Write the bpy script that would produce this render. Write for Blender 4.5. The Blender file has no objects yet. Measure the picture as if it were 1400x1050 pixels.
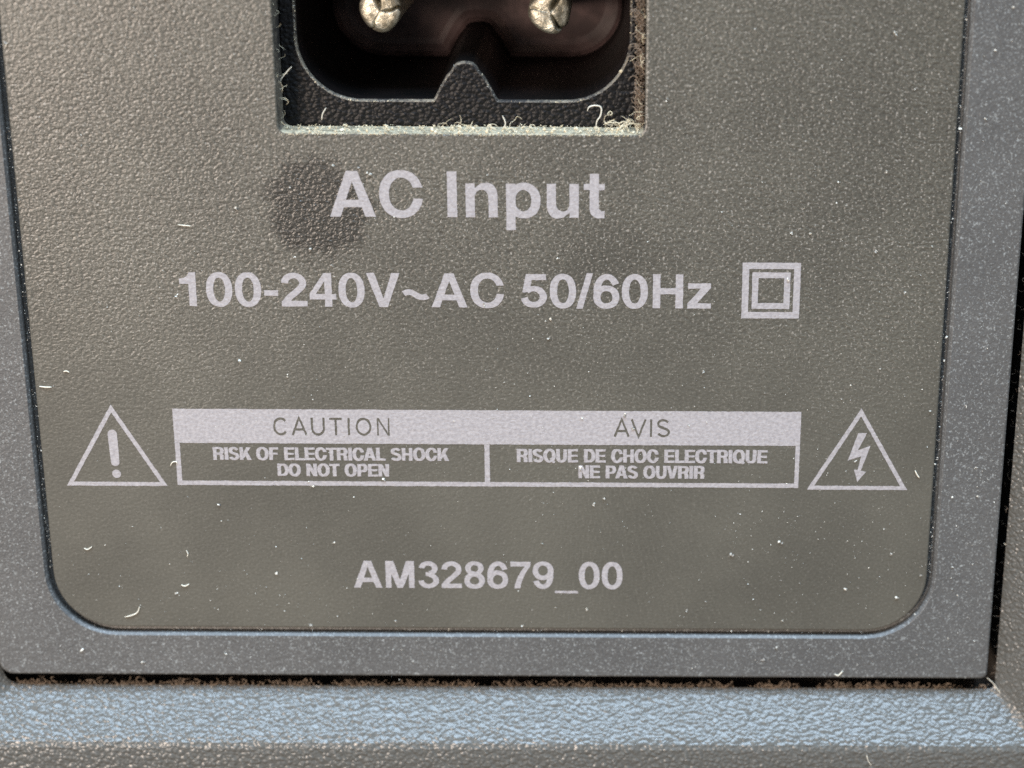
import bpy, math, random
from mathutils import Vector, Matrix, noise
from mathutils.geometry import delaunay_2d_cdt

MM = 0.001                       # everything below is written in millimetres
random.seed(7)
scn = bpy.context.scene
COL = scn.collection

# ------------------------------------------------------------------ camera
cam_d = bpy.data.cameras.new('camera')
cam = bpy.data.objects.new('camera', cam_d); COL.objects.link(cam)
PITCH = math.radians(19.1); ROLL = 0.005; DIST = 102.0
fw = Vector((0, math.cos(PITCH), -math.sin(PITCH)))
rt0 = Vector((1, 0, 0)); up0 = Vector((0, math.sin(PITCH), math.cos(PITCH)))
rt = rt0*math.cos(ROLL) + up0*math.sin(ROLL)
up = up0*math.cos(ROLL) - rt0*math.sin(ROLL)
mw = Matrix((rt, up, -fw)).transposed().to_4x4()
mw.translation = -fw*DIST*MM
cam.matrix_world = mw
cam_d.sensor_width = 36.0
cam_d.lens = 2610/1400*36.0
cam_d.shift_x = -120/1400
cam_d.clip_start = 0.005; cam_d.clip_end = 20
cam_d.dof.use_dof = True
cam_d.dof.focus_distance = 0.1015
cam_d.dof.aperture_fstop = 36.0
scn.camera = cam
scn.cycles.use_denoising = False

# ------------------------------------------------------------------ light
world = bpy.data.worlds.new('World'); scn.world = world; world.use_nodes = True
bg = world.node_tree.nodes['Background']
bg.inputs[0].default_value = (0.95, 0.97, 1.0, 1); bg.inputs[1].default_value = 0.30

def area(name, loc, target, size, power, color):
    d = bpy.data.lights.new(name, 'AREA'); d.shape = 'RECTANGLE'
    d.size, d.size_y = size; d.energy = power; d.color = color
    o = bpy.data.objects.new(name, d); COL.objects.link(o)
    o.location = loc
    o.rotation_euler = (Vector(target) - Vector(loc)).to_track_quat('-Z', 'Y').to_euler()
    return o
area('window_light', (0.03, -0.27, 0.93), (0, 0, 0), (1.3, 0.40), 29.0, (0.60, 0.79, 1.0))
area('room_light', (-0.25, -0.37, 0.045), (-0.01, 0, 0.004), (0.16, 0.13), 2.4, (1.0, 0.82, 0.68))

vs = scn.view_settings
vs.view_transform = 'Standard'; vs.look = 'None'; vs.exposure = 0.0; vs.gamma = 1.0
vs.use_curve_mapping = False

# ------------------------------------------------------------------ materials
class NT:
    def __init__(s, name):
        s.m = bpy.data.materials.new(name); s.m.use_nodes = True
        s.t = s.m.node_tree; s.n = s.t.nodes; s.l = s.t.links
        s.b = s.n['Principled BSDF']
        tc = s.n.new('ShaderNodeTexCoord')
        mp = s.n.new('ShaderNodeVectorMath'); mp.operation = 'SCALE'; mp.inputs[3].default_value = 1000
        s.l.new(tc.outputs['Object'], mp.inputs[0]); s.pos = mp.outputs[0]
    def put(s, sock, v):
        if hasattr(v, 'is_linked') or isinstance(v, bpy.types.NodeSocket): s.l.new(v, sock)
        else: sock.default_value = v
    def vmul(s, v, k):
        n = s.n.new('ShaderNodeVectorMath'); n.operation = 'MULTIPLY'
        s.put(n.inputs[0], v); n.inputs[1].default_value = k; return n.outputs[0]
    def vadd(s, v, k):
        n = s.n.new('ShaderNodeVectorMath'); n.operation = 'ADD'
        s.put(n.inputs[0], v); s.put(n.inputs[1], k); return n.outputs[0]
    def vlen(s, v):
        n = s.n.new('ShaderNodeVectorMath'); n.operation = 'LENGTH'
        s.put(n.inputs[0], v); return n.outputs['Value']
    def noise(s, scale, detail=2, rough=0.5, dist=0.0, v=None):
        n = s.n.new('ShaderNodeTexNoise'); s.put(n.inputs['Vector'], v or s.pos)
        n.inputs['Scale'].default_value = scale; n.inputs['Detail'].default_value = detail
        n.inputs['Roughness'].default_value = rough; n.inputs['Distortion'].default_value = dist
        return n.outputs['Fac']
    def voro(s, scale, v=None, feature='SMOOTH_F1', smooth=0.6):
        n = s.n.new('ShaderNodeTexVoronoi'); n.feature = feature
        s.put(n.inputs['Vector'], v or s.pos); n.inputs['Scale'].default_value = scale
        if feature == 'SMOOTH_F1': n.inputs['Smoothness'].default_value = smooth
        return n.outputs['Distance']
    def math(s, op, a, b=0.0, c=0.0):
        n = s.n.new('ShaderNodeMath'); n.operation = op
        for i, v in enumerate((a, b, c)): s.put(n.inputs[i], v)
        return n.outputs[0]
    def ramp(s, v, a, b, lo=0.0, hi=1.0):
        n = s.n.new('ShaderNodeMapRange'); n.interpolation_type = 'SMOOTHSTEP'
        s.put(n.inputs[0], v); n.inputs[1].default_value = a; n.inputs[2].default_value = b
        n.inputs[3].default_value = lo; n.inputs[4].default_value = hi
        return n.outputs[0]
    def mix(s, f, a, b):
        n = s.n.new('ShaderNodeMix'); n.data_type = 'RGBA'
        s.put(n.inputs[0], f)
        for i, v in ((6, a), (7, b)):
            s.put(n.inputs[i], (*v, 1) if isinstance(v, tuple) and len(v) == 3 else v)
        return n.outputs[2]
    def bump(s, h, dist_mm, strength=1.0, normal=None):
        n = s.n.new('ShaderNodeBump'); s.put(n.inputs['Height'], h)
        n.inputs['Distance'].default_value = dist_mm*MM; s.put(n.inputs['Strength'], strength)
        if normal is not None: s.l.new(normal, n.inputs['Normal'])
        return n.outputs[0]
    def out(s, color=None, rough=None, normal=None, spec=None, metal=None):
        b = s.b
        if color is not None: s.put(b.inputs['Base Color'], (*color, 1) if isinstance(color, tuple) and len(color) == 3 else color)
        if rough is not None: s.put(b.inputs['Roughness'], rough)
        if normal is not None: s.l.new(normal, b.inputs['Normal'])
        if spec is not None: s.put(b.inputs['Specular IOR Level'], spec)
        if metal is not None: b.inputs['Metallic'].default_value = metal
        return s.m

def grain(s, k=1.0, sx=0.75):
    """fine leathery moulded grain, in mm"""
    p = s.vmul(s.pos, (sx, 1.0, 1.0))
    return s.noise(4.6*k, 1.6, 0.5, 0.45, p)

def panel_surface(s):
    """mask of the rubbed spots (less dust) shared by the panel and its ink"""
    def spot(cx, cz, rx, rz, soft0, soft1):
        d = s.vlen(s.vmul(s.vadd(s.pos, (-cx, 0, -cz)), (1/rx, 0, 1/rz)))
        w = s.math('MULTIPLY', s.math('SUBTRACT', s.noise(0.9, 6, 0.68), 0.5), 1.15)
        return s.ramp(s.math('ADD', d, w), soft0, soft1, 1.0, 0.0)
    m1 = spot(-14.65, 9.55, 3.0, 3.0, 0.66, 1.06)
    m2 = spot(0.6, 6.6, 4.2, 2.8, 0.2, 1.2)
    return m1, m2

def mat_panel():
    s = NT('label_panel_plastic')
    m1, m2 = panel_surface(s)
    rub = s.math('MAXIMUM', m1, s.math('MULTIPLY', m2, 0.35))
    big = s.noise(0.11, 3, 0.55)
    fine = s.noise(7.5, 3, 0.65)
    g = grain(s, 1.3)
    sep = s.n.new('ShaderNodeSeparateXYZ'); s.l.new(s.pos, sep.inputs[0])
    # towards the top the base darkens, grain and pale flecks get stronger
    coarse = s.math('MAXIMUM', s.ramp(s.math('ADD', sep.outputs[2], s.math('MULTIPLY', s.math('SUBTRACT', big, 0.5), 14.0)), -7.0, 10.0), m1)
    film = s.math('ADD', s.ramp(big, 0.3, 0.7, 0.40, 0.56), s.math('MULTIPLY', s.math('SUBTRACT', fine, 0.5), 0.42))
    film = s.math('ADD', film, s.math('MULTIPLY', s.math('SUBTRACT', g, 0.5), s.math('ADD', 0.12, s.math('MULTIPLY', coarse, 0.75))))
    film = s.math('MULTIPLY', film, s.math('SUBTRACT', s.math('SUBTRACT', 1.0, s.math('MULTIPLY', coarse, 0.12)), s.math('MULTIPLY', rub, 0.72)))
    col = s.mix(film, (0.026, 0.0245, 0.021), (0.150, 0.1465, 0.119))
    fleck = s.math('MULTIPLY', s.ramp(s.noise(7.4, 2, 0.65, 0.3), 0.55, 0.72), s.math('ADD', 0.12, s.math('MULTIPLY', s.math('SUBTRACT', coarse, m1), 0.60)))
    col = s.mix(fleck, col, (0.40, 0.38, 0.34))
    st = s.math('ADD', s.math('ADD', 0.22, s.math('MULTIPLY', m1, 0.7)), s.math('MULTIPLY', coarse, 0.55))
    nrm = s.bump(g, 0.062, st)
    return s.out(col, s.ramp(film, 0.2, 0.75, 0.34, 0.45), nrm, 0.6)

def mat_bezel():
    s = NT('bezel_plastic')
    fine = s.noise(6.5, 4, 0.7)
    sp = s.math('ADD', s.ramp(s.noise(5.0, 2, 0.6), 0.60, 0.72), s.ramp(s.noise(8.0, 2, 0.6), 0.56, 0.70))
    big = s.noise(0.16, 3, 0.6)
    f = s.math('ADD', s.ramp(big, 0.3, 0.7, 0.34, 0.48), s.math('MULTIPLY', s.math('SUBTRACT', fine, 0.5), 0.6))
    col = s.mix(f, (0.048, 0.050, 0.051), (0.145, 0.147, 0.143))
    col = s.mix(s.math('MULTIPLY', sp, 0.48), col, (0.34, 0.37, 0.37))
    nrm = s.bump(grain(s, 1.2, 1.0), 0.08, 0.38)
    return s.out(col, 0.48, nrm, 0.45)

def mat_housing():
    s = NT('housing_plastic')
    p = s.vmul(s.pos, (0.85, 1.0, 1.0))
    wv = s.n.new('ShaderNodeTexNoise'); s.put(wv.inputs['Vector'], s.pos); wv.inputs['Scale'].default_value = 2.2; wv.inputs['Detail'].default_value = 1
    pw = s.vadd(p, s.vmul(wv.outputs['Color'], (0.28, 0.28, 0.28)))
    nz = s.math('SUBTRACT', 1.0, s.voro(4.2, pw, 'F1'))
    nz = s.math('ADD', s.math('MULTIPLY', nz, 0.75), s.math('MULTIPLY', s.noise(4.5, 0, 0.5), 0.25))
    fine = s.noise(9, 2, 0.6)
    col = s.mix(fine, (0.066, 0.066, 0.060), (0.118, 0.118, 0.108))
    col = s.mix(s.math('MULTIPLY', s.ramp(nz, 0.55, 0.82), 0.30), col, (0.23, 0.235, 0.225))  # highlights on the grain crests painted into the colour
    nrm = s.bump(nz, 0.105, 0.9)
    return s.out(col, 0.31, nrm, 0.55)

def mat_ink():
    s = NT('white_ink')
    n1 = s.noise(5.5, 3, 0.6)
    col = s.mix(s.ramp(n1, 0.3, 0.7), (0.29, 0.283, 0.297), (0.385, 0.376, 0.388))
    thin = s.math('MULTIPLY', s.ramp(s.noise(9.0, 3, 0.7), 0.60, 0.76), 0.55)       # ink missed in the pits of the grain
    col = s.mix(thin, col, (0.12, 0.115, 0.105))
    nrm = s.bump(grain(s, 1.3), 0.05, 0.4)
    return s.out(col, 0.6, nrm, 0.35)

def mat_socket():
    s = NT('socket_black_plastic')
    p = s.vmul(s.pos, (0.75, 1.0, 1.0))
    h = s.math('ADD', s.math('MULTIPLY', s.voro(4.8, p, 'F1'), -0.7), s.math('MULTIPLY', s.noise(6.5, 1, 0.5), 0.4))
    d = s.ramp(s.noise(6.0, 3, 0.7), 0.56, 0.74)
    col = s.mix(s.math('MULTIPLY', d, 0.08), (0.006, 0.006, 0.0065), (0.17, 0.15, 0.125))
    return s.out(col, 0.45, s.bump(h, 0.12, 0.9), 0.24)

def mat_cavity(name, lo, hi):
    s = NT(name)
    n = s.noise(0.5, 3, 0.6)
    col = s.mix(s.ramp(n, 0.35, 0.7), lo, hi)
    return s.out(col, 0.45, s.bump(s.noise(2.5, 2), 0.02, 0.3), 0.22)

def mat_dusty_edge():
    s = NT('dusty_edge')
    n = s.math('ADD', s.math('MULTIPLY', s.noise(4.0, 3, 0.7), 0.6), s.math('MULTIPLY', s.noise(0.35, 2), 0.6))
    col = s.mix(s.ramp(n, 0.48, 0.70), (0.025, 0.022, 0.02), (0.19, 0.165, 0.125))
    return s.out(col, 0.75, s.bump(s.noise(7, 3), 0.05, 0.8))

def mat_ledge():
    s = NT('dusty_ledge')
    n = s.noise(3.0, 3, 0.7)
    col = s.mix(s.ramp(n, 0.3, 0.62), (0.12, 0.098, 0.06), (0.46, 0.40, 0.28))
    return s.out(col, 0.8, s.bump(s.noise(6, 3), 0.06, 0.8))

def mat_pin():
    s = NT('pin_brass')
    n = s.noise(2.2, 3, 0.6)
    col = s.mix(s.ramp(n, 0.35, 0.65), (0.30, 0.275, 0.21), (0.74, 0.70, 0.58))
    nrm = s.bump(s.noise(3.0, 4, 0.65, 1.2), 0.12, 0.6)
    return s.out(col, s.ramp(n, 0.3, 0.7, 0.58, 0.42), nrm, 0.5, 1.0)

def mat_plain(name, a, b, scale=2.0, rough=0.8):
    s = NT(name)
    return s.out(s.mix(s.noise(scale, 2), a, b), rough)

M = dict(panel=mat_panel(), bezel=mat_bezel(), housing=mat_housing(), ink=mat_ink(), socket=mat_socket(),
         cavity=mat_cavity('socket_inner_plastic', (0.003, 0.003, 0.003), (0.008, 0.006, 0.006)), cfloor=mat_cavity('socket_floor_painted_light', (0.040, 0.027, 0.027), (0.10, 0.066, 0.065)), edge=mat_dusty_edge(), ledge=mat_ledge(), pin=mat_pin(),  # socket floor colour lightened and pinkened to imitate light reaching it
         gap=mat_plain('dark_gap', (0.016, 0.014, 0.012), (0.07, 0.058, 0.046)),  # near-black colour paints in the shade inside the recess
         fibre=mat_plain('pale_fibre', (0.62, 0.58, 0.46), (0.80, 0.78, 0.68)),
         speck=mat_plain('pale_dust', (0.55, 0.53, 0.44), (0.85, 0.84, 0.78), 1.5),
         speck_mid=mat_plain('grey_dust', (0.34, 0.33, 0.29), (0.46, 0.45, 0.40), 1.5),
         speck_dim=mat_plain('dim_dust', (0.22, 0.21, 0.19), (0.32, 0.31, 0.28), 1.5),
         yellow=mat_plain('yellow_dust', (0.36, 0.28, 0.13), (0.85, 0.80, 0.64), 2.2),
         brown=mat_plain('brown_lint', (0.10, 0.075, 0.055), (0.26, 0.20, 0.145), 1.2))

# ------------------------------------------------------------------ mesh helpers (mm in, metres out)
def link(name, verts, faces, mats, parent=None, mi=None, smooth=False):
    me = bpy.data.meshes.new(name)
    me.from_pydata([(x*MM, y*MM, z*MM) for x, y, z in verts], [], faces)
    for m in (mats if isinstance(mats, (list, tuple)) else [mats]): me.materials.append(m)
    if mi: me.polygons.foreach_set('material_index', mi)
    if smooth: me.polygons.foreach_set('use_smooth', [True]*len(faces))
    me.validate(); me.update()
    o = bpy.data.objects.new(name, me); COL.objects.link(o)
    if parent is not None: adopt(o, parent)
    return o
def adopt(o, parent):
    o.parent = parent
    o.matrix_parent_inverse = Matrix.Translation(WORLD[parent.name]).inverted() if parent.name in WORLD else Matrix()
WORLD = {}
def tag(o, label=None, cat=None, group=None, kind=None):
    for k, v in (('label', label), ('category', cat), ('group', group), ('kind', kind)):
        if v: o[k] = v
    return o

def rrect(x0, x1, z0, z1, r, seg=10):
    """counter-clockwise (seen from -Y) rounded rectangle; r = radius or (bottom-left, br, tr, tl)"""
    if not isinstance(r, tuple): r = (r,)*4
    pts = []
    for (cx, cz, rr, a0) in ((x0+r[0], z0+r[0], r[0], 180), (x1-r[1], z0+r[1], r[1], 270),
                             (x1-r[2], z1-r[2], r[2], 0), (x0+r[3], z1-r[3], r[3], 90)):
        for i in range(seg+1):
            a = math.radians(a0 + 90*i/seg)
            pts.append((cx+rr*math.cos(a), cz+rr*math.sin(a)))
    return pts

def loft(rings, closed_end=False, mats=None):
    """rings: list of (outline, y); returns verts, faces, material indices per band"""
    V, F, I = [], [], []
    n = len(rings[0][0])
    for pts, y in rings:
        V += [(x, y, z) for x, z in pts]
    for k in range(len(rings)-1):
        for i in range(n):
            j = (i+1) % n
            F.append((k*n+i, k*n+j, (k+1)*n+j, (k+1)*n+i)); I.append(mats[k] if mats else 0)
    if closed_end:
        F.append(tuple((len(rings)-1)*n+i for i in range(n))); I.append(mats[-1] if mats else 0)
    return V, F, I

def cdt(ops, pad=0.0):
    """ops: list of ('+'|'-', polygon). Returns verts2d, triangles of the resulting area."""
    vs_, fs, sg = [], [], []
    for sgn, poly in ops:
        if sum(p[0]*q[1]-q[0]*p[1] for p, q in zip(poly, list(poly[1:])+[poly[0]])) < 0: poly = list(poly)[::-1]
        b = len(vs_); vs_ += [Vector(p) for p in poly]; fs.append(list(range(b, b+len(poly)))); sg.append(sgn)
    ov, oe, of, _, _, orf = delaunay_2d_cdt(vs_, [], fs, 1, 1e-5)
    keep = []
    for t, src in zip(of, orf):
        if src and sg[max(src)] == '+': keep.append(tuple(t))
    used = sorted({i for t in keep for i in t}); mp = {v: i for i, v in enumerate(used)}
    return [(ov[i].x, ov[i].y) for i in used], [tuple(mp[i] for i in t) for t in keep]

def dense(poly, step):
    out = []
    for i, a in enumerate(poly):
        b = poly[(i+1) % len(poly)]
        n = max(1, int(math.hypot(b[0]-a[0], b[1]-a[1])/step))
        out += [(a[0]+(b[0]-a[0])*k/n, a[1]+(b[1]-a[1])*k/n) for k in range(n)]
    return out

# ------------------------------------------------------------------ lettering (bold grotesque drawn in 1000-unit squares)
def rc(x0, x1, y0, y1): return [(x0, y0), (x1, y0), (x1, y1), (x0, y1)]
def el(cx, cy, rx, ry, n=2.25, k=44):
    o = []
    for i in range(k):
        a = 2*math.pi*i/k; c, s = math.cos(a), math.sin(a)
        o.append((cx+rx*math.copysign(abs(c)**(2/n), c), cy+ry*math.copysign(abs(s)**(2/n), s)))
    return o
def ar(cx, cy, rx, ry, a0, a1, k=18):
    return [(cx+rx*math.cos(math.radians(a0+(a1-a0)*i/k)), cy+ry*math.sin(math.radians(a0+(a1-a0)*i/k))) for i in range(k+1)]
def stroke(path, w, wy=None):
    """quads along a path; wy = thickness of horizontal runs"""
    q = (wy or w)/w
    P = [(x, y/q) for x, y in path]; L, R = [], []
    for i, p in enumerate(P):
        a = P[max(i-1, 0)]; b = P[min(i+1, len(P)-1)]
        dx, dy = b[0]-a[0], b[1]-a[1]; d = math.hypot(dx, dy) or 1
        nx, ny = -dy/d*w/2, dx/d*w/2
        if 0 < i < len(P)-1:
            ux, uy = P[i][0]-a[0], P[i][1]-a[1]; ul = math.hypot(ux, uy) or 1
            c = max(0.5, (-uy/ul*nx+ux/ul*ny)/(w/2)); nx, ny = nx/c, ny/c
        L.append((p[0]+nx, (p[1]+ny)*q)); R.append((p[0]-nx, (p[1]-ny)*q))
    return [('+', [L[i], R[i], R[i+1], L[i+1]][::-1]) for i in range(len(P)-1)]
def pl(*polys): return [('+', p) for p in polys]
def rot(ops, w, h): return [(s, [(w-x, h-y) for x, y in p]) for s, p in ops]

G = {}
G['A'] = (722, [('+', [(12, 0), (275, 718), (447, 718), (708, 0), (548, 0), (498, 150), (224, 150), (174, 0)]), ('-', [(264, 268), (458, 268), (361, 556)])])
G['C'] = (722, [('+', el(372, 359, 330, 377, 2.15)), ('-', el(376, 359, 186, 256, 2.1)), ('-', rc(376, 740, 286, 462))])
G['I'] = (278, pl(rc(66, 212, 0, 718)))
G['n'] = (611, pl(rc(64, 204, 0, 532), [(546, 0)] + ar(385, 345, 161, 201, 0, 90) + [(300, 532), (200, 455), (200, 310)] + ar(306, 310, 102, 124, 180, 0) + [(408, 0)]))
G['u'] = (611, rot(G['n'][1], 611, 532))
G['p'] = (611, [('+', el(330, 266, 252, 280, 2.2)), ('-', el(322, 266, 120, 168, 2.1)), ('+', rc(64, 204, -200, 532))])
G['t'] = (333, pl(rc(100, 240, 130, 690), rc(10, 324, 438, 532), [(100, 140)] + ar(235, 140, 135, 148, 180, 270) + [(324, -2), (324, 106), (278, 106), (240, 140)]))
G['0'] = (556, [('+', el(278, 352, 254, 368, 2.2)), ('-', el(278, 352, 112, 252, 2.15))])
G['1'] = (556, pl([(70, 470), (70, 578), (165, 590), (235, 640), (262, 710), (388, 710), (388, 0), (244, 0), (244, 470)]))
G['2'] = (556, stroke(ar(279, 498, 174, 158, 182, -38) + [(310, 300), (190, 200), (118, 105), (105, 40)], 138, 120) + [('-', rc(-60, 620, -200, 0)), ('+', rc(32, 526, 0, 122))])
G['3'] = (556, stroke(ar(272, 524, 160, 132, 178, -80), 136, 116) + stroke(ar(275, 202, 182, 152, 82, -178), 138, 116) + pl(rc(205, 320, 316, 424)))
G['4'] = (556, [('+', [(305, 710), (452, 710), (452, 268), (532, 268), (532, 150), (452, 150), (452, 0), (314, 0), (314, 150), (22, 150), (22, 275)]), ('-', [(142, 268), (314, 268), (314, 535)])])
G['5'] = (556, pl(rc(120, 508, 586, 710), [(120, 710), (48, 325), (182, 325), (232, 600)]) + stroke(ar(268, 232, 186, 172, 138, -172), 138, 118))
G['6'] = (556, stroke(ar(292, 360, 190, 300, 190, 28), 138, 118) + [('+', el(283, 232, 252, 247, 2.15)), ('-', el(286, 228, 116, 130, 2.1))])
G['7'] = (556, pl([(34, 710), (526, 710), (526, 598), (425, 450), (348, 290), (292, 110), (278, 0), (126, 0), (152, 130), (222, 330), (302, 470), (385, 585), (34, 585)]))
G['8'] = (556, [('+', el(278, 532, 222, 186, 2.15)), ('+', el(278, 205, 250, 221, 2.15)), ('-', el(278, 528, 92, 84, 2.1)), ('-', el(278, 202, 112, 106, 2.1))])
G['9'] = (556, rot(G['6'][1], 556, 705))
G['-'] = (333, pl(rc(30, 303, 225, 345)))
G['_'] = (556, pl(rc(-4, 560, -125, -62)))
G['~'] = (584, stroke([(58+468*i/16, 262+56*math.sin(2*math.pi*(0.06+i/16*0.88)) + 0*i) for i in range(17)], 132, 118))
G['/'] = (278, pl([(-22, -15), (104, -15), (302, 733), (178, 733)]))
G['V'] = (667, pl([(10, 718), (170, 718), (334, 180), (498, 718), (656, 718), (416, 0), (252, 0)]))
G['H'] = (722, pl(rc(68, 214, 0, 718), rc(508, 654, 0, 718), rc(200, 520, 300, 424)))
G['z'] = (500, pl([(28, 532), (466, 532), (466, 432), (208, 112), (478, 112), (478, 0), (20, 0), (20, 104), (276, 420), (28, 420)]))
G['M'] = (833, pl(rc(68, 204, 0, 718), rc(629, 765, 0, 718), [(68, 718), (264, 718), (482, 0), (350, 0)], [(765, 718), (569, 718), (351, 0), (483, 0)]))
G['R'] = (722, [('+', rc(70, 440, 285, 718)), ('+', el(430, 502, 236, 216, 2.3)), ('-', rc(200, 420, 405, 598)), ('-', el(420, 501, 96, 97, 2.2)), ('+', rc(70, 220, 0, 718)), ('+', [(395, 330), (560, 330), (650, 230), (650, 0), (490, 0), (490, 200), (430, 285)])])
G['S'] = (667, stroke(ar(330, 520, 205, 142, 20, 250) + ar(340, 198, 215, 148, 70, -165), 150, 122))
G['K'] = (722, pl(rc(70, 216, 0, 718), [(216, 230), (500, 718), (690, 718), (216, 60)], [(330, 400), (450, 500), (715, 0), (535, 0)]))
G['O'] = (778, [('+', el(389, 359, 346, 377, 2.15)), ('-', el(389, 359, 196, 252, 2.1))])
G['Q'] = (778, G['O'][1] + pl([(420, 190), (510, 250), (720, 30), (630, -50)]))
G['F'] = (611, pl(rc(70, 218, 0, 718), rc(200, 580, 594, 718), rc(200, 530, 304, 420)))
G['E'] = (667, pl(rc(70, 218, 0, 718), rc(200, 620, 594, 718), rc(200, 590, 304, 420), rc(200, 630, 0, 124)))
G['L'] = (611, pl(rc(74, 222, 0, 718), rc(200, 585, 0, 124)))
G['T'] = (611, pl(rc(232, 380, 0, 718), rc(18, 594, 594, 718)))
G['D'] = (722, [('+', rc(70, 340, 0, 718)), ('+', el(330, 359, 360, 359, 2.4)), ('-', rc(-60, 70, -30, 760)), ('-', el(325, 359, 212, 238, 2.4)), ('+', rc(70, 216, 0, 718))])
G['N'] = (722, pl(rc(66, 210, 0, 718), rc(512, 656, 0, 718), [(66, 718), (222, 718), (656, 0), (500, 0)]))
G['P'] = (667, [('+', rc(70, 420, 250, 718)), ('+', el(410, 484, 220, 234, 2.3)), ('-', rc(200, 400, 370, 598)), ('-', el(400, 484, 90, 114, 2.2)), ('+', rc(70, 218, 0, 718))])
G['U'] = (722, pl(rc(66, 212, 250, 718), rc(510, 656, 250, 718)) + stroke(ar(361, 260, 222, 212, 180, 360), 146, 130))
# light capitals for the knocked-out words
W = 98
T = {}
T['C'] = (740, stroke(ar(370, 359, 290, 328, 42, 318, 30), W))
T['A'] = (700, stroke([(40, 0), (350, 718), (660, 0)], W) + stroke([(150, 235), (550, 235)], W))
T['U'] = (740, stroke([(110, 718), (110, 270)] + ar(370, 270, 260, 238, 184, 356) + [(630, 270), (630, 718)], W))
T['T'] = (640, stroke([(320, 0), (320, 700)], W) + stroke([(40, 680), (600, 680)], W))
T['I'] = (300, stroke([(150, 0), (150, 718)], W))
T['O'] = (800, [('+', el(400, 359, 350, 372, 2.05)), ('-', el(400, 359, 254, 276, 2.05))])
T['N'] = (740, pl(rc(90, 164, 0, 718), rc(576, 650, 0, 718), [(90, 718), (180, 718), (650, 0), (560, 0)]))
T['V'] = (680, stroke([(30, 718), (340, 0), (650, 718)], W))
T['S'] = (660, stroke(ar(330, 535, 225, 148, 25, 265) + ar(340, 190, 245, 155, 85, -160), W))

def text_ops(txt, x0, x1, base, cap, font=G, step=0.10, track=0, space=278):
    """polygons in panel millimetres, the line fitted between x0 and x1"""
    pen, items = 0, []
    for ch in txt:
        if ch == ' ': pen += space; continue
        adv, ops = font[ch]; items.append((pen, ops)); pen += adv + track
    xs = [p[0]+o for o, ops in items for s, poly in ops if s == '+' for p in poly]
    a, b = min(xs), max(xs); kx = (x1-x0)/(b-a); kz = cap/718
    return [[(s, dense([(x0+(px+o-a)*kx, base+py*kz) for px, py in poly], step)) for s, poly in ops] for o, ops in items]

def wob(x, z, amp):
    n1 = noise.noise_vector(Vector((x*5.5, 3.1, z*5.5))); n2 = noise.noise_vector(Vector((x*13, 9.1, z*13)))
    return x+(n1.x*0.7+n2.x*0.3)*amp, z+(n1.z*0.7+n2.z*0.3)*amp

INK_Y = -0.012
def print_mesh(name, groups, parent, amp=0.026, label=None, material=None, lift=0):
    V, F, Y = [], [], []
    for gi, ops in enumerate(groups):
        v, f = cdt(ops); b = len(V)
        V += [(*wob(x, z, amp),) for x, z in v]; Y += [INK_Y-(0.003*(gi//lift) if lift else 0)]*len(v)
        for t in f:
            (ax, az), (bx, bz), (cx, cz) = (V[b+i] for i in t)
            up_ = (bx-ax)*(cz-az)-(bz-az)*(cx-ax) > 0
            F.append(tuple(b+i for i in (t if up_ else t[::-1])))
    o = link(name, [(x, y, z) for (x, z), y in zip(V, Y)], F, material or M['ink'], parent)
    if label: o['label'] = label
    return o

# ================================================================== the device
WORLD['appliance'] = Vector((-6.03*MM, 20*MM, -45*MM))
dev = bpy.data.objects.new('appliance', None); COL.objects.link(dev)
dev.location = WORLD['appliance']; dev.empty_display_size = 0.02
tag(dev, 'dusty grey plastic back of an appliance with a power socket and white safety lettering', 'appliance')

CX = -6.03
# ---- housing: block with a sunken, bevel-edged recess
BX0, BX1, BZ0, BZ1 = -33.74, 22.50, -18.36, 34.3          # foot of the bevel
def hr(d, r): return rrect(BX0-d, BX1+d, BZ0-d, BZ1+d, (max(r, .95), r, r, r), 6)
rings = [(rrect(-62, 50, -45, 60, 3, 6), 40), (rrect(-62, 50, -45, 60, 3, 6), -0.6), (rrect(-61, 49, -44, 59, 2.5, 6), -1.9)]
rings += [(hr(3.4, 1.1), -1.95), (hr(2.70, 0.95), -1.92), (hr(2.40, 0.85), -1.82), (hr(2.10, 0.75), -1.58), (hr(0.10, 0.4), 0.36), (hr(0.0, 0.35), 0.46),
          (hr(0.03, 0.35), 0.56), (hr(0.5, 0.5), 0.80), (hr(0.5, 0.5), 18.0)]
V, F, I = loft(rings, True, [0]*9+[1]*3)
V2 = len(V)
housing = link('housing', V, F, [M['housing'], M['gap']], dev, I)
housing['label'] = 'grey grained plastic housing sloping down into the recess'

# ---- bezel: smooth raised frame round the label panel
def ring_out(d, r): return rrect(-33.72+d, 21.9-d, -17.45+d, 33.5-d, r, 10)
PX0, PX1, PZ0, PZ1, PR = -30.2, 18.17, -14.52, 30.4, 3.35
def ring_in(d): return rrect(PX0-d, PX1+d, PZ0-d, PZ1+d, PR+d, 10)
RO = (0.75, 0.35, 0.5, 0.5)
rings = [(ring_out(0, RO), 4.1), (ring_out(0, RO), 0.02), (ring_out(.035, RO), -0.06), (ring_out(.12, RO), -0.10),
         (ring_in(.47), -0.10), (ring_in(.445), -0.085), (ring_in(.34), 0.045), (ring_in(.32), 0.12), (ring_in(.32), 0.48), (ring_in(.02), 0.56)]
V, F, I = loft(rings)
bezel = link('bezel', V, F, M['bezel'], dev, I, smooth=False)
bezel['label'] = 'smoother grey frame around the label panel'

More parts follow.
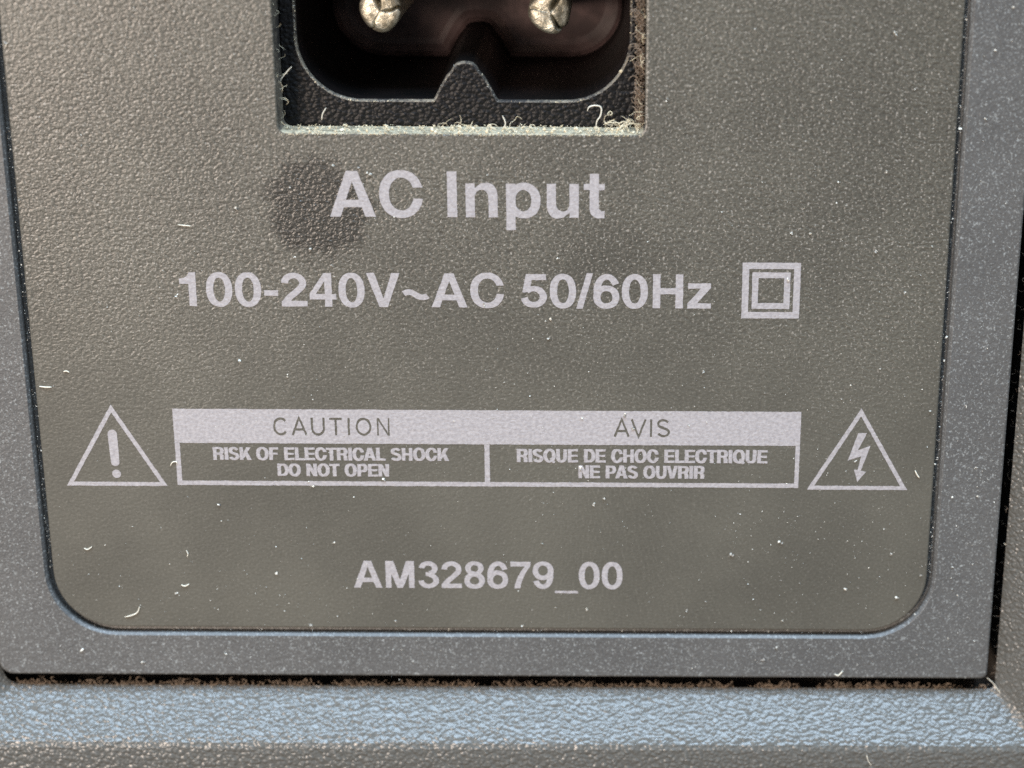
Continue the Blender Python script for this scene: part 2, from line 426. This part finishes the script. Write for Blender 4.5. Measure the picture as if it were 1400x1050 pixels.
# ---- label panel with the rectangular socket opening
HX0, HX1, HZ0, HZ1 = -16.5, 2.25, 13.5, 25.3
def pan(d): return rrect(PX0+d, PX1-d, PZ0+d, PZ1-d, PR-d, 10)
def hol(d): return rrect(HX0-d, HX1+d, HZ0-d, HZ1+d, 0.45+d, 10)
rings = [(pan(0), 1.2), (pan(0), 0.10), (pan(.03), 0.03), (pan(.10), 0.0), (hol(.10), 0.0), (hol(.03), 0.025), (hol(0), 0.10), (hol(0), 2.6)]
V, F, I = loft(rings, False, [0, 0, 0, 0, 0, 1, 1])
I = [(1 if 5 <= i % 44 <= 16 else 2) if m == 1 and i >= 6*44 else (1 if 5 <= i % 44 <= 16 else 0) if m == 1 else m for i, m in enumerate(I)]
panel = link('label_panel', V, F, [M['panel'], M['ledge'], M['edge']], dev, I)
panel['label'] = 'brownish grey printed label panel with a thin film of dust'

# ---- socket insert
SX0, SX1, SZ0, SZ1, SY = -16.42, 1.72, 13.56, 25.2, 1.8
KX0, KX1, KZ0, KZ1 = -15.68, 1.50, 14.85, 23.95            # cavity
NX, NB, NT_, NH = -7.02, 1.66, 0.66, 2.0                  # notch: centre, half base, half top, height
def cavity(d, notch=True):
    """figure-eight mouth, shrunk inwards by d"""
    x0, x1, z0, z1 = KX0+d, KX1-d, KZ0+d, KZ1-d; r = 3.3-d
    o = [(x0+r+r*math.cos(a), z0+r+r*math.sin(a)) for a in [math.pi*(1+.5*i/14) for i in range(15)]]
    nb, nt = NB+d*0.55, NT_+d*0.55
    half = [(nb, 0), (nb*.93+nt*.07, NH*.05), (nb*.62+nt*.38, NH*.34), (nb*.30+nt*.70, NH*.62), (nt*1.02, NH*.78), (nt*.86, NH*.89), (nt*.62, NH*.96), (nt*.32, NH*.992)]
    ntop = [(NX-x, z0+z) for x, z in half] + [(NX, z0+NH)] + [(NX+x, z0+z) for x, z in half[::-1]]
    o += ntop
    o += [(x1-r+r*math.cos(a), z0+r+r*math.sin(a)) for a in [math.pi*(1.5+.5*i/14) for i in range(15)]]
    o += [(x1-r+r*math.cos(a), z1-r+r*math.sin(a)) for a in [math.pi*(.5*i/14) for i in range(15)]]
    o += [(x, z0+z1-z) for x, z in ntop[::-1]]
    o += [(x0+r+r*math.cos(a), z1-r+r*math.sin(a)) for a in [math.pi*(.5+.5*i/14) for i in range(15)]]
    return o
sock = bpy.data.objects.new('power_socket', None); COL.objects.link(sock)
WORLD['power_socket'] = Vector((NX*MM, SY*MM, SZ0*MM)); 
sock.parent = dev; sock.matrix_parent_inverse = Matrix.Translation(WORLD['appliance']).inverted(); sock.location = WORLD['power_socket']
sock['label'] = 'black two-pin figure-eight power inlet'
outer = rrect(SX0, SX1, SZ0, SZ1, 0.35, 4)
# front face (planar with the mouth cut out)
fv, ff = cdt([('+', dense(outer, 0.6)), ('-', cavity(-0.07))])
V = [(x, SY, z) for x, z in fv]; F = []
for t in ff:
    (ax, az), (bx, bz), (cx, cz) = (fv[i] for i in t)
    F.append(t if (bx-ax)*(cz-az)-(bz-az)*(cx-ax) > 0 else t[::-1])
I = [0]*len(F)
b = len(V); n = len(outer)                                  # outer skirt
V += [(x, SY, z) for x, z in outer] + [(x, SY+12, z) for x, z in outer]
for i in range(n):
    j = (i+1) % n; F.append((b+i, b+n+i, b+n+j, b+j)); I.append(0)
link('face', V, F, [M['socket']], sock, I)
# rounded mouth edge, dusty, then walls and floor
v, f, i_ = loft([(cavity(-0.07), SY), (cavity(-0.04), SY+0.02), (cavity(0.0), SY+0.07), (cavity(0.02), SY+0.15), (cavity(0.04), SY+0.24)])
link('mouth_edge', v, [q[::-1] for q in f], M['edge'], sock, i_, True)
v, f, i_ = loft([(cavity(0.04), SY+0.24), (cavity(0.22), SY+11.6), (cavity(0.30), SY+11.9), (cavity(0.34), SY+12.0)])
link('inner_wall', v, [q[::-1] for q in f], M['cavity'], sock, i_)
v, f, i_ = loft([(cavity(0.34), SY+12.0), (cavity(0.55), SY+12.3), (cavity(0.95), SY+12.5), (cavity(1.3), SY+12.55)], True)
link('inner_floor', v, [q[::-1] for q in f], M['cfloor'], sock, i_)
# key slot in the floor between the pins
v, f, i_ = loft([(rrect(-8.0, -6.0, 19.0, 20.6, .1, 3), SY+12.55), (rrect(-8.0, -6.0, 19.0, 20.6, .1, 3), SY+12.2), (rrect(-7.9, -6.1, 19.1, 20.5, .1, 3), SY+12.15)], True)
link('key_block', v, [q[::-1] for q in f], M['gap'], sock, i_)

def pin(cx, cz, seams, seed, cuts):
    """folded-metal pin: shaft with a rounded, seamed end"""
    R, y0, y1 = 1.16, 2.9, SY+12.6
    NA, prof = 200, []
    for k in range(15):                                     # end cap, from axis to rim
        t = k/14; prof.append((R*math.sin(t*math.pi/2)**0.8, 0.5*(1-math.cos(t*math.pi/2))**1.4 if t < 1 else 0.5, t))
    V, F = [], []
    rnd = random.Random(seed)
    lift = [rnd.uniform(-0.15, 0.18) for _ in seams]; tilt = [rnd.uniform(-.8, .8) for _ in seams]
    for (r, dy, t) in prof:
        for a_ in range(NA):
            a = 2*math.pi*a_/NA
            a += 0.10*math.sin(2.6*t+seed)+0.05*math.sin(9*t+2*seed)
            rel = sorted((((math.degrees(a)-s+360) % 360), i) for i, s in enumerate(seams))
            seg = rel[0][1]
            dist, si = min((abs((math.degrees(a)-s+180) % 360-180), i) for i, s in enumerate(seams))
            w = math.radians(min(dist, 90))*max(r, 0.01)
            groove = cuts[si][0]*math.exp(-(w/cuts[si][1])**2)*min(1, t*2.2)
            y = y0+dy+groove+lift[seg]*min(1, t*3)*(1-0.0*t)+tilt[seg]*0.3*t*math.sin(a-math.radians(seams[seg])-0.8)
            a = 2*math.pi*a_/NA; q = 1-0.05*(1+math.sin(3*a+seed))*t-cuts[si][0]*0.12*math.exp(-(w/0.14)**2)*t
            x = r*q*math.cos(a); z = r*q*math.sin(a)
            V.append((cx+x, y, cz+z))
    for k in range(len(prof)-1):
        for i in range(NA):
            j = (i+1) % NA
            F.append((k*NA+i, k*NA+j, (k+1)*NA+j, (k+1)*NA+i))
    b = (len(prof)-1)*NA; c = len(V)
    V += [(cx+R*math.cos(2*math.pi*i/NA), y1, cz+R*math.sin(2*math.pi*i/NA)) for i in range(NA)]
    for i in range(NA):
        j = (i+1) % NA; F.append((b+i, b+j, c+j, c+i))
    return link('pin', V, [q[::-1] for q in F], M['pin'], sock, None, True)
pin(-11.42, 19.28, (100, 4, 238), 3, ((.9, .10), (.8, .055), (.14, .05)))
pin(-2.66, 19.24, (66, 300, 168), 8, ((.9, .11), (.7, .06), (.12, .05)))

# ---- printing on the panel (each line or mark is a sub-part of the panel)
print_mesh('lettering', text_ops('AC Input', -14.03, 0.20, 9.12, 2.42), panel, label='white words AC Input under the socket')
print_mesh('lettering', text_ops('100-240V~AC 50/60Hz', -22.1, 5.84, 4.24, 1.86), panel, label='white words 100-240V~AC 50/60Hz')
print_mesh('lettering', text_ops('AM328679_00', -13.58, 1.32, -12.02, 1.63), panel, label='white number AM328679_00 near the panel bottom')
for txt, x0, x1, zb, cap in (('RISK OF ELECTRICAL SHOCK', -20.91, -8.14, -4.45, 0.74), ('DO NOT OPEN', -17.55, -11.42, -5.38, 0.73),
                             ('RISQUE DE CHOC ELECTRIQUE', -4.46, 9.10, -4.50, 0.77), ('NE PAS OUVRIR', -1.13, 5.71, -5.42, 0.75)):
    L = text_ops(txt, x0+0.03, x1-0.03, zb, cap, step=0.07, space=330)
    print_mesh('lettering', [[(s, [(x+d, z) for x, z in p]) for s, p in ops] for d in (-.038, .038, 0) for ops in L], panel, 0.03, 'small white capitals ' + txt, lift=len(L))
sq = lambda cx, cz, h: [(cx-h, cz-h), (cx+h, cz-h), (cx+h, cz+h), (cx-h, cz+h)]
print_mesh('double_square_symbol', [[('+', dense(sq(8.97, 5.24, 1.525), .1)), ('-', dense(sq(8.97, 5.24, 1.175), .1)), ('+', dense(sq(8.97, 5.24, 1.0), .1)), ('-', dense(sq(8.97, 5.24, .68), .1))]], panel, label='white square inside a square')
# caution box: band with knocked-out words, frame and divider
band = [('+', dense(rc(-22.95, 10.83, -3.48, -1.52), .14))]
for word, x0, x1, trk in (('CAUTION', -17.58, -11.31, 110), ('AVIS', 0.76, 3.80, 60)):
    for ops in text_ops(word, x0, x1, -3.0, 1.0, T, 0.09, trk):
        v, f = cdt(ops)
        band += [('-', [v[i] for i in t]) for t in f]
print_mesh('caution_band', [band], panel, 0.03, 'white band with the words CAUTION and AVIS left out of the ink')
print_mesh('caution_frame', [[('+', dense(rc(-22.95, 10.83, -5.93, -3.49), .14)), ('-', dense(rc(-22.68, -6.22, -5.67, -3.4), .14)), ('-', dense(rc(-5.94, 10.60, -5.67, -3.4), .14))]], panel, 0.03, 'white outline of the two warning boxes')
def tri(x0, x1, xa, z0, z1, w):
    A, B, Cc = Vector((x0, z0)), Vector((x1, z0)), Vector((xa, z1))
    c = (A+B+Cc)/3; side = [(B-A).length, (Cc-B).length, (A-Cc).length]
    inr = abs((B-A).cross(Cc-A))/sum(side)
    inc = (A*side[1]+B*side[2]+Cc*side[0])/sum(side); k = 1-w/inr
    return [('+', dense([tuple(p) for p in (A, B, Cc)], .1)), ('-', dense([tuple(inc+(p-inc)*k) for p in (A, B, Cc)], .1))]
sx = print_mesh('warning_triangle', [tri(-28.98, -23.5, -26.24, -6.0, -1.3, 0.23)], panel, label='white triangle with an exclamation mark')
bar = ar(-26.28, -2.98, .25, .25, 0, 180, 8) + ar(-26.25, -4.62, .23, .23, 180, 360, 8)
print_mesh('exclamation_mark', [[('+', dense(bar, .1))], [('+', el(-26.22, -5.30, .24, .24, 2, 24))]], panel)
print_mesh('warning_triangle', [tri(11.3, 16.77, 14.05, -6.02, -1.3, 0.23)], panel, label='white triangle with a lightning bolt')
bolt = [(13.50, -2.72), (13.98, -2.72), (13.52, -3.72), (14.20, -3.45), (13.74, -4.90), (14.02, -4.96), (13.58, -5.56), (13.36, -4.84), (13.56, -4.86), (13.72, -4.05), (13.00, -4.32)]
# keep the bolt centred under its apex
bolt = [(x+0.45, z) for x, z in bolt]
print_mesh('lightning_bolt', [[('+', dense(bolt, .1))]], panel, 0.025)

# ================================================================== dust, lint, fibres
MI = []
def crystal(V, F, c, r, rnd):
    b = len(V)
    MI.append(rnd.choice((0, 0, 1, 1, 2)))
    q = [(1, 0, 0), (-1, 0, 0), (0, .7, 0), (0, -.7, 0), (0, 0, 1), (0, 0, -1)]
    R = Matrix.Rotation(rnd.uniform(0, 6.28), 3, Vector((rnd.gauss(0, 1), rnd.gauss(0, 1), rnd.gauss(0, 1))).normalized())
    s = Vector((rnd.uniform(.6, 1.5), rnd.uniform(.5, 1), rnd.uniform(.6, 1.3)))*r
    for p in q:
        p = Vector((p[0]*s.x, p[1]*s.y, p[2]*s.z)) * rnd.uniform(.75, 1.25)
        p = R @ p; V.append((c[0]+p.x, c[1]+p.y, c[2]+p.z))
    for t in ((0, 2, 4), (2, 1, 4), (1, 3, 4), (3, 0, 4), (2, 0, 5), (1, 2, 5), (3, 1, 5), (0, 3, 5)):
        F.append(tuple(b+i for i in t))

def tube(V, F, pts, r, k=5, taper=0.5):
    P = []
    for i in range(len(pts)-1):                              # Catmull-Rom
        p0, p1, p2, p3 = (Vector(pts[max(0, min(len(pts)-1, i+d))]) for d in (-1, 0, 1, 2))
        for s in range(5):
            t = s/5
            P.append(0.5*((2*p1)+(-p0+p2)*t+(2*p0-5*p1+4*p2-p3)*t*t+(-p0+3*p1-3*p2+p3)*t**3))
    P.append(Vector(pts[-1])); b = len(V); n = len(P)
    for i, p in enumerate(P):
        d = (P[min(i+1, n-1)]-P[max(i-1, 0)]).normalized()
        u = d.cross(Vector((0.3, 0.9, 0.2))).normalized(); w = d.cross(u)
        e = min(i, n-1-i)/(n-1)*2; rr = r*(taper+(1-taper)*min(1, e*2.5))
        for a in range(k):
            q = p+(u*math.cos(2*math.pi*a/k)+w*math.sin(2*math.pi*a/k))*rr
            V.append(tuple(q))
    for i in range(n-1):
        for a in range(k):
            c = (a+1) % k; F.append((b+i*k+a, b+i*k+c, b+(i+1)*k+c, b+(i+1)*k+a))
    F.append(tuple(b+a for a in range(k))[::-1]); F.append(tuple(b+(n-1)*k+a for a in range(k)))

def curl(rnd, c, length, steps=6, curlk=1.0, flat=0.3, ang=None):
    a = rnd.uniform(0, 6.28) if ang is None else ang
    da = rnd.gauss(0, 0.55)*curlk; p = Vector(c); o = [tuple(p)]
    for _ in range(steps):
        a += da+rnd.gauss(0, 0.25)*curlk
        p = p+Vector((math.cos(a), rnd.gauss(0, flat), math.sin(a)))*length/steps; o.append(tuple(p))
    return o

# -- specks over panel, bezel: one scattered mass
rnd = random.Random(21); V, F = [], []; MI.clear()
def in_hole(x, z): return HX0-.1 < x < HX1+.1 and z > HZ0-.1
def surf_y(x, z): return 0.0 if PX0 < x < PX1 and z > PZ0 else -0.10
cnt = 0
while cnt < 2400:
    x = rnd.uniform(-33.5, 21.6); z = rnd.uniform(-17.2, 22)
    if in_hole(x, z): continue
    k = 0.30 + 0.5*noise.noise(Vector((x*.12, 1.7, z*.12)))
    if x > 8 and z < 0: k += .45
    if z < -8: k += .15
    if rnd.random() > k: continue
    if PX0-.7 < x < PX1+.7 and PZ0-.7 < z and not (PX0+.1 < x < PX1-.1 and z > PZ0+.1): continue
    r = min(0.085, 0.017*math.exp(rnd.gauss(0, 0.60))); cnt += 1
    for _ in range(1 if r < .05 else 3):
        crystal(V, F, (x+rnd.gauss(0, r*.6), surf_y(x, z)-r*.35, z+rnd.gauss(0, r*.6)), r, rnd)
for (cx_, cz_, n_, sp) in ((15.2, -9.0, 16, 1.0), (16.5, -5.2, 12, .6), (20.2, -5.5, 26, .7), (-26.6, 12.9, 10, .35), (3.0, -12.5, 7, .35), (-12.0, -16.2, 26, 1.4), (7.5, -8.8, 6, .3), (-25, -11.5, 8, 1.2), (19.5, 11.5, 40, 1.6), (19.9, 3, 26, 1.4)):
    for _ in range(n_):
        x, z = rnd.gauss(cx_, sp), rnd.gauss(cz_, sp*.8); r = min(.06, .018*math.exp(rnd.gauss(0, .5)))
        if PX0-.7 < x < PX1+.7 and PZ0-.7 < z and not (PX0+.1 < x < PX1-.1 and z > PZ0+.1): continue
        crystal(V, F, (x, surf_y(x, z)-r*.35, z), r, rnd)
for _ in range(1500):                                        # dirt caught in the groove around the panel
    u = rnd.random()
    if u < .36: x, z = PX0-rnd.uniform(.02, .22), rnd.uniform(-11, 21)
    elif u < .72: x, z = PX1+rnd.uniform(.02, .22), rnd.uniform(-11, 21)
    else: x, z = rnd.uniform(-27, 15), PZ0-rnd.uniform(.02, .2)
    if noise.noise(Vector((x*.5, 5.0, z*.5))) < rnd.uniform(-.5, .4): continue
    crystal(V, F, (x, rnd.uniform(.02, .22), z), .016*math.exp(rnd.gauss(0, .5)), rnd)
tag(link('dust', V, F, [M['speck'], M['speck_mid'], M['speck_dim']], None, [m for m in MI for _ in range(8)]), 'pale dust specks scattered over the printed panel and its frame', 'dust', kind='stuff')

# -- yellowish dust and curls on the ledge of the socket opening
rnd = random.Random(5); V, F = [], []
for _ in range(1900):
    x = rnd.uniform(HX0+.03, HX1-.03); y = rnd.uniform(-0.02, 1.7); r = min(.13, .03*math.exp(rnd.gauss(0, .6)))
    z = HZ0+.02+abs(rnd.gauss(0, .04))
    if rnd.random() < .5*(noise.noise(Vector((x*.6, 0, 2)))+.9): crystal(V, F, (x, y, z+r*.3), r, rnd)
for _ in range(420):                                         # along the front edge
    x = rnd.uniform(HX0+.1, HX1-.1); r = rnd.uniform(.015, .04); crystal(V, F, (x, -0.01, HZ0-rnd.uniform(-.02, .10)), r, rnd)
for _ in range(60):
    x = rnd.uniform(HX0+.2, HX1-.2) if rnd.random() < .5 else rnd.gauss(-7.2, 1.8); y = rnd.uniform(.1, 1.4)
    p = curl(rnd, (x, y, HZ0+.08), min(1.6, .7*math.exp(rnd.gauss(0, .5))), 8, 2.2, .25)
    tube(V, F, [(a, min(max(b, -.05), 1.6), HZ0+.04+abs(c-HZ0-.04)*.75) for a, b, c in p], rnd.choice((.010, .013, .016, .022)))
for _ in range(24):                                          # clump in the right corner
    x = rnd.gauss(1.4, .45); tube(V, F, curl(rnd, (min(x, 2.15), rnd.uniform(.2, 1.4), HZ0+.1+abs(rnd.gauss(0, .35))), rnd.uniform(.6, 1.8), 7, 1.4, .2), rnd.choice((.012, .015, .02, .026)))
for _ in range(26):                                          # along both side walls
    for xx in (HX0+.05, HX1-.1):
        tube(V, F, curl(rnd, (xx, rnd.uniform(.2, 1.4), rnd.uniform(13.8, 22)), rnd.uniform(.3, .8), 5, 1.4, .2, 0 if xx < 0 else math.pi), rnd.choice((.008, .012, .018)))
tag(link('lint', V, F, M['yellow']), 'yellowish white lint heaped on the lower edge of the socket opening', 'lint', kind='stuff')

MI.clear(); V2, F2 = [], []
rim = dense(cavity(-.03), .05)
for (x, z) in rim:
    if z > 21: continue
    k = .45+.9*noise.noise(Vector((x*.45, 3.3, z*.45)))+(.35 if x < -11 and z < 18 else 0)
    for _ in range(2):
        if rnd.random() < k: crystal(V2, F2, (x+rnd.gauss(0, .03), SY-rnd.uniform(-.06, .02), z+rnd.gauss(0, .03)), .018*math.exp(rnd.gauss(0, .5)), rnd)
tag(link('dust', V2, F2, [M['yellow'], M['speck_mid'], M['speck_dim']], None, [m for m in MI for _ in range(8)]), 'thin line of dust along the lip of the black socket mouth', 'dust', kind='stuff')

# -- brown lint packed into the gap on the right of the socket
rnd = random.Random(6); V, F = [], []
for _ in range(150):
    tube(V, F, curl(rnd, (rnd.uniform(1.84, 2.16), rnd.uniform(.7, 2.0), rnd.uniform(13.6, 25)), rnd.uniform(.3, .9), 6, .6, .1, rnd.choice((-1, 1))*math.pi/2+rnd.gauss(0, .12)), rnd.uniform(.012, .03), 4)
for _ in range(2200):
    crystal(V, F, (rnd.uniform(1.74, 2.22), rnd.uniform(.9, 2.2), rnd.uniform(13.6, 25)), rnd.uniform(.02, .075), rnd)
tag(link('lint', V, F, M['brown']), 'brown lint packed into the slit beside the right edge of the socket', 'lint', kind='stuff')

# -- lint in the slit between bezel and housing
rnd = random.Random(9); V, F = [], []
for _ in range(1300):
    x = rnd.uniform(-33.4, 22.2); y = rnd.uniform(0.40, .72)
    k = noise.noise(Vector((x*.55, 8.0, 1.0)))+.4*noise.noise(Vector((x*2.1, 2.0, 1.0)))
    if rnd.random() > .34+1.3*k: continue
    p = curl(rnd, (x, y, BZ0), rnd.uniform(.2, .7), 4, .9, .3, rnd.choice((0, math.pi))+rnd.gauss(0, .14))
    tube(V, F, [(a, min(max(b, .4), .8), BZ0-.01+min(.3+.35*max(0, k), abs(c-BZ0))*.9) for a, b, c in p], rnd.uniform(.012, .04), 4)
for _ in range(2600):
    x = rnd.uniform(-33.4, 22.2)
    if rnd.random() > .55+1.0*noise.noise(Vector((x*.55, 8.0, 1.0))): continue
    crystal(V, F, (x, rnd.uniform(0.40, .75), BZ0-.02+abs(rnd.gauss(0, .08))), rnd.uniform(.02, .07), rnd)
tag(link('lint', V, F, M['brown']), 'brown lint lying in the dark slit below the frame', 'lint', kind='stuff')
rnd = random.Random(10); V, F = [], []
for _ in range(120):
    tube(V, F, curl(rnd, (BX1+rnd.uniform(-.05, .2), rnd.uniform(0.6, 2.0), rnd.uniform(-18, 20)), rnd.uniform(.15, .45), 4, .9, .3), rnd.uniform(.010, .022), 4)
tag(link('lint', V, F, M['brown']), 'sparse lint in the dark slit beside the right side of the frame', 'lint', kind='stuff')

# -- single fibres one can pick out
def fibre(pts, r, label, mat='fibre'):
    V, F = [], []; tube(V, F, pts, r*.72, 7, .45)
    c = Vector(pts[0]); o = link('fibre', [tuple(Vector(v)-c) for v in V], F, M[mat], None, None, True)
    o.location = c*MM
    return tag(o, label, 'fibre', 'fibres caught on the appliance')
fibre([(-26.43, -0.04, -13.88), (-26.05, -0.04, -13.78), (-25.71, -0.04, -13.60), (-25.56, -0.04, -13.24)], 0.045, 'longest pale fibre, bent upward, near the lower left corner of the label panel')
fibre([(-28.36, -0.03, -9.70), (-28.17, -0.03, -9.79), (-27.91, -0.03, -9.61)], 0.04, 'small upturned pale fibre near the lower left edge of the panel')
fibre([(-23.15, -0.04, -11.89), (-22.95, -0.04, -11.97), (-22.70, -0.04, -11.84)], 0.045, 'short thick pale fibre level with the AM328679_00 line')
fibre([(-22.73, -0.03, -9.80), (-22.66, -0.03, -10.02), (-22.71, -0.03, -10.20)], 0.035, 'tiny upright fibre left of and above the AM328679_00 line')
fibre([(-29.96, -0.04, -0.28), (-29.65, -0.04, -0.32), (-29.30, -0.04, -0.32)], 0.045, 'level pale fibre at the left seam above the exclamation triangle')
fibre([(-28.60, -0.03, 0.55), (-28.44, -0.03, 0.59), (-28.29, -0.03, 0.51)], 0.04, 'tiny level fibre just above the one at the left seam')
fibre([(-21.96, -0.03, 8.65), (-21.63, -0.03, 8.61), (-21.25, -0.03, 8.58)], 0.035, 'straight level fibre between the left seam and the rubbed dark spot')
fibre([(-23.27, -0.03, -4.83), (-23.14, -0.03, -4.61), (-22.94, -0.03, -4.57), (-22.87, -0.03, -4.70)], 0.04, 'hooked fibre on the left side of the caution box')
fibre([(17.13, -0.04, -4.87), (17.26, -0.04, -5.12), (17.39, -0.04, -5.29)], 0.05, 'pale flake-like fibre right of the lightning triangle')
fibre([(13.31, -0.14, -17.16), (13.52, -0.14, -17.25), (13.75, -0.14, -16.97)], 0.05, 'bent pale fibre on the lower strip of the frame')
fibre([(15.09, -1.93, -21.29), (15.19, -1.93, -21.67), (15.46, -1.93, -22.04)], 0.035, 'thin hair on the housing below the bright slope')
fibre([(-0.71, 0.56, 14.58), (-0.60, 0.56, 14.81), (-0.26, 0.56, 14.88), (0.00, 0.56, 14.77), (-0.03, 0.56, 14.36), (-0.22, 0.56, 14.05), (-0.25, 0.56, 13.63)], 0.045, 'hook shaped fibre standing in the lower right corner of the socket opening')
fibre([(-5.06, 0.57, 14.33), (-4.95, 0.57, 14.10), (-4.91, 0.57, 13.88), (-5.03, 0.57, 13.69)], 0.04, 'short curved fibre standing at the lower edge of the socket opening')
fibre([(-14.33, 0.57, 14.06), (-14.28, 0.57, 14.36), (-14.08, 0.57, 14.70)], 0.035, 'leaning fibre at the lower left of the socket opening')
fibre([(-16.41, 0.58, 15.97), (-16.17, 0.58, 16.34), (-15.74, 0.58, 16.79)], 0.03, 'straight slanting fibre at the left side of the socket opening')
fibre([(22.45, 0.85, -9.52), (22.62, 0.85, -9.60), (22.65, 0.85, -9.43), (22.83, 0.85, -9.65)], 0.06, 'white crumb of fibre in the slit right of the frame')
fibre([(21.96, 0.17, -17.50), (22.35, 0.17, -17.87), (22.82, 0.17, -18.51), (23.44, 0.17, -19.16)], 0.035, 'dusty strand at the lower right corner of the frame')
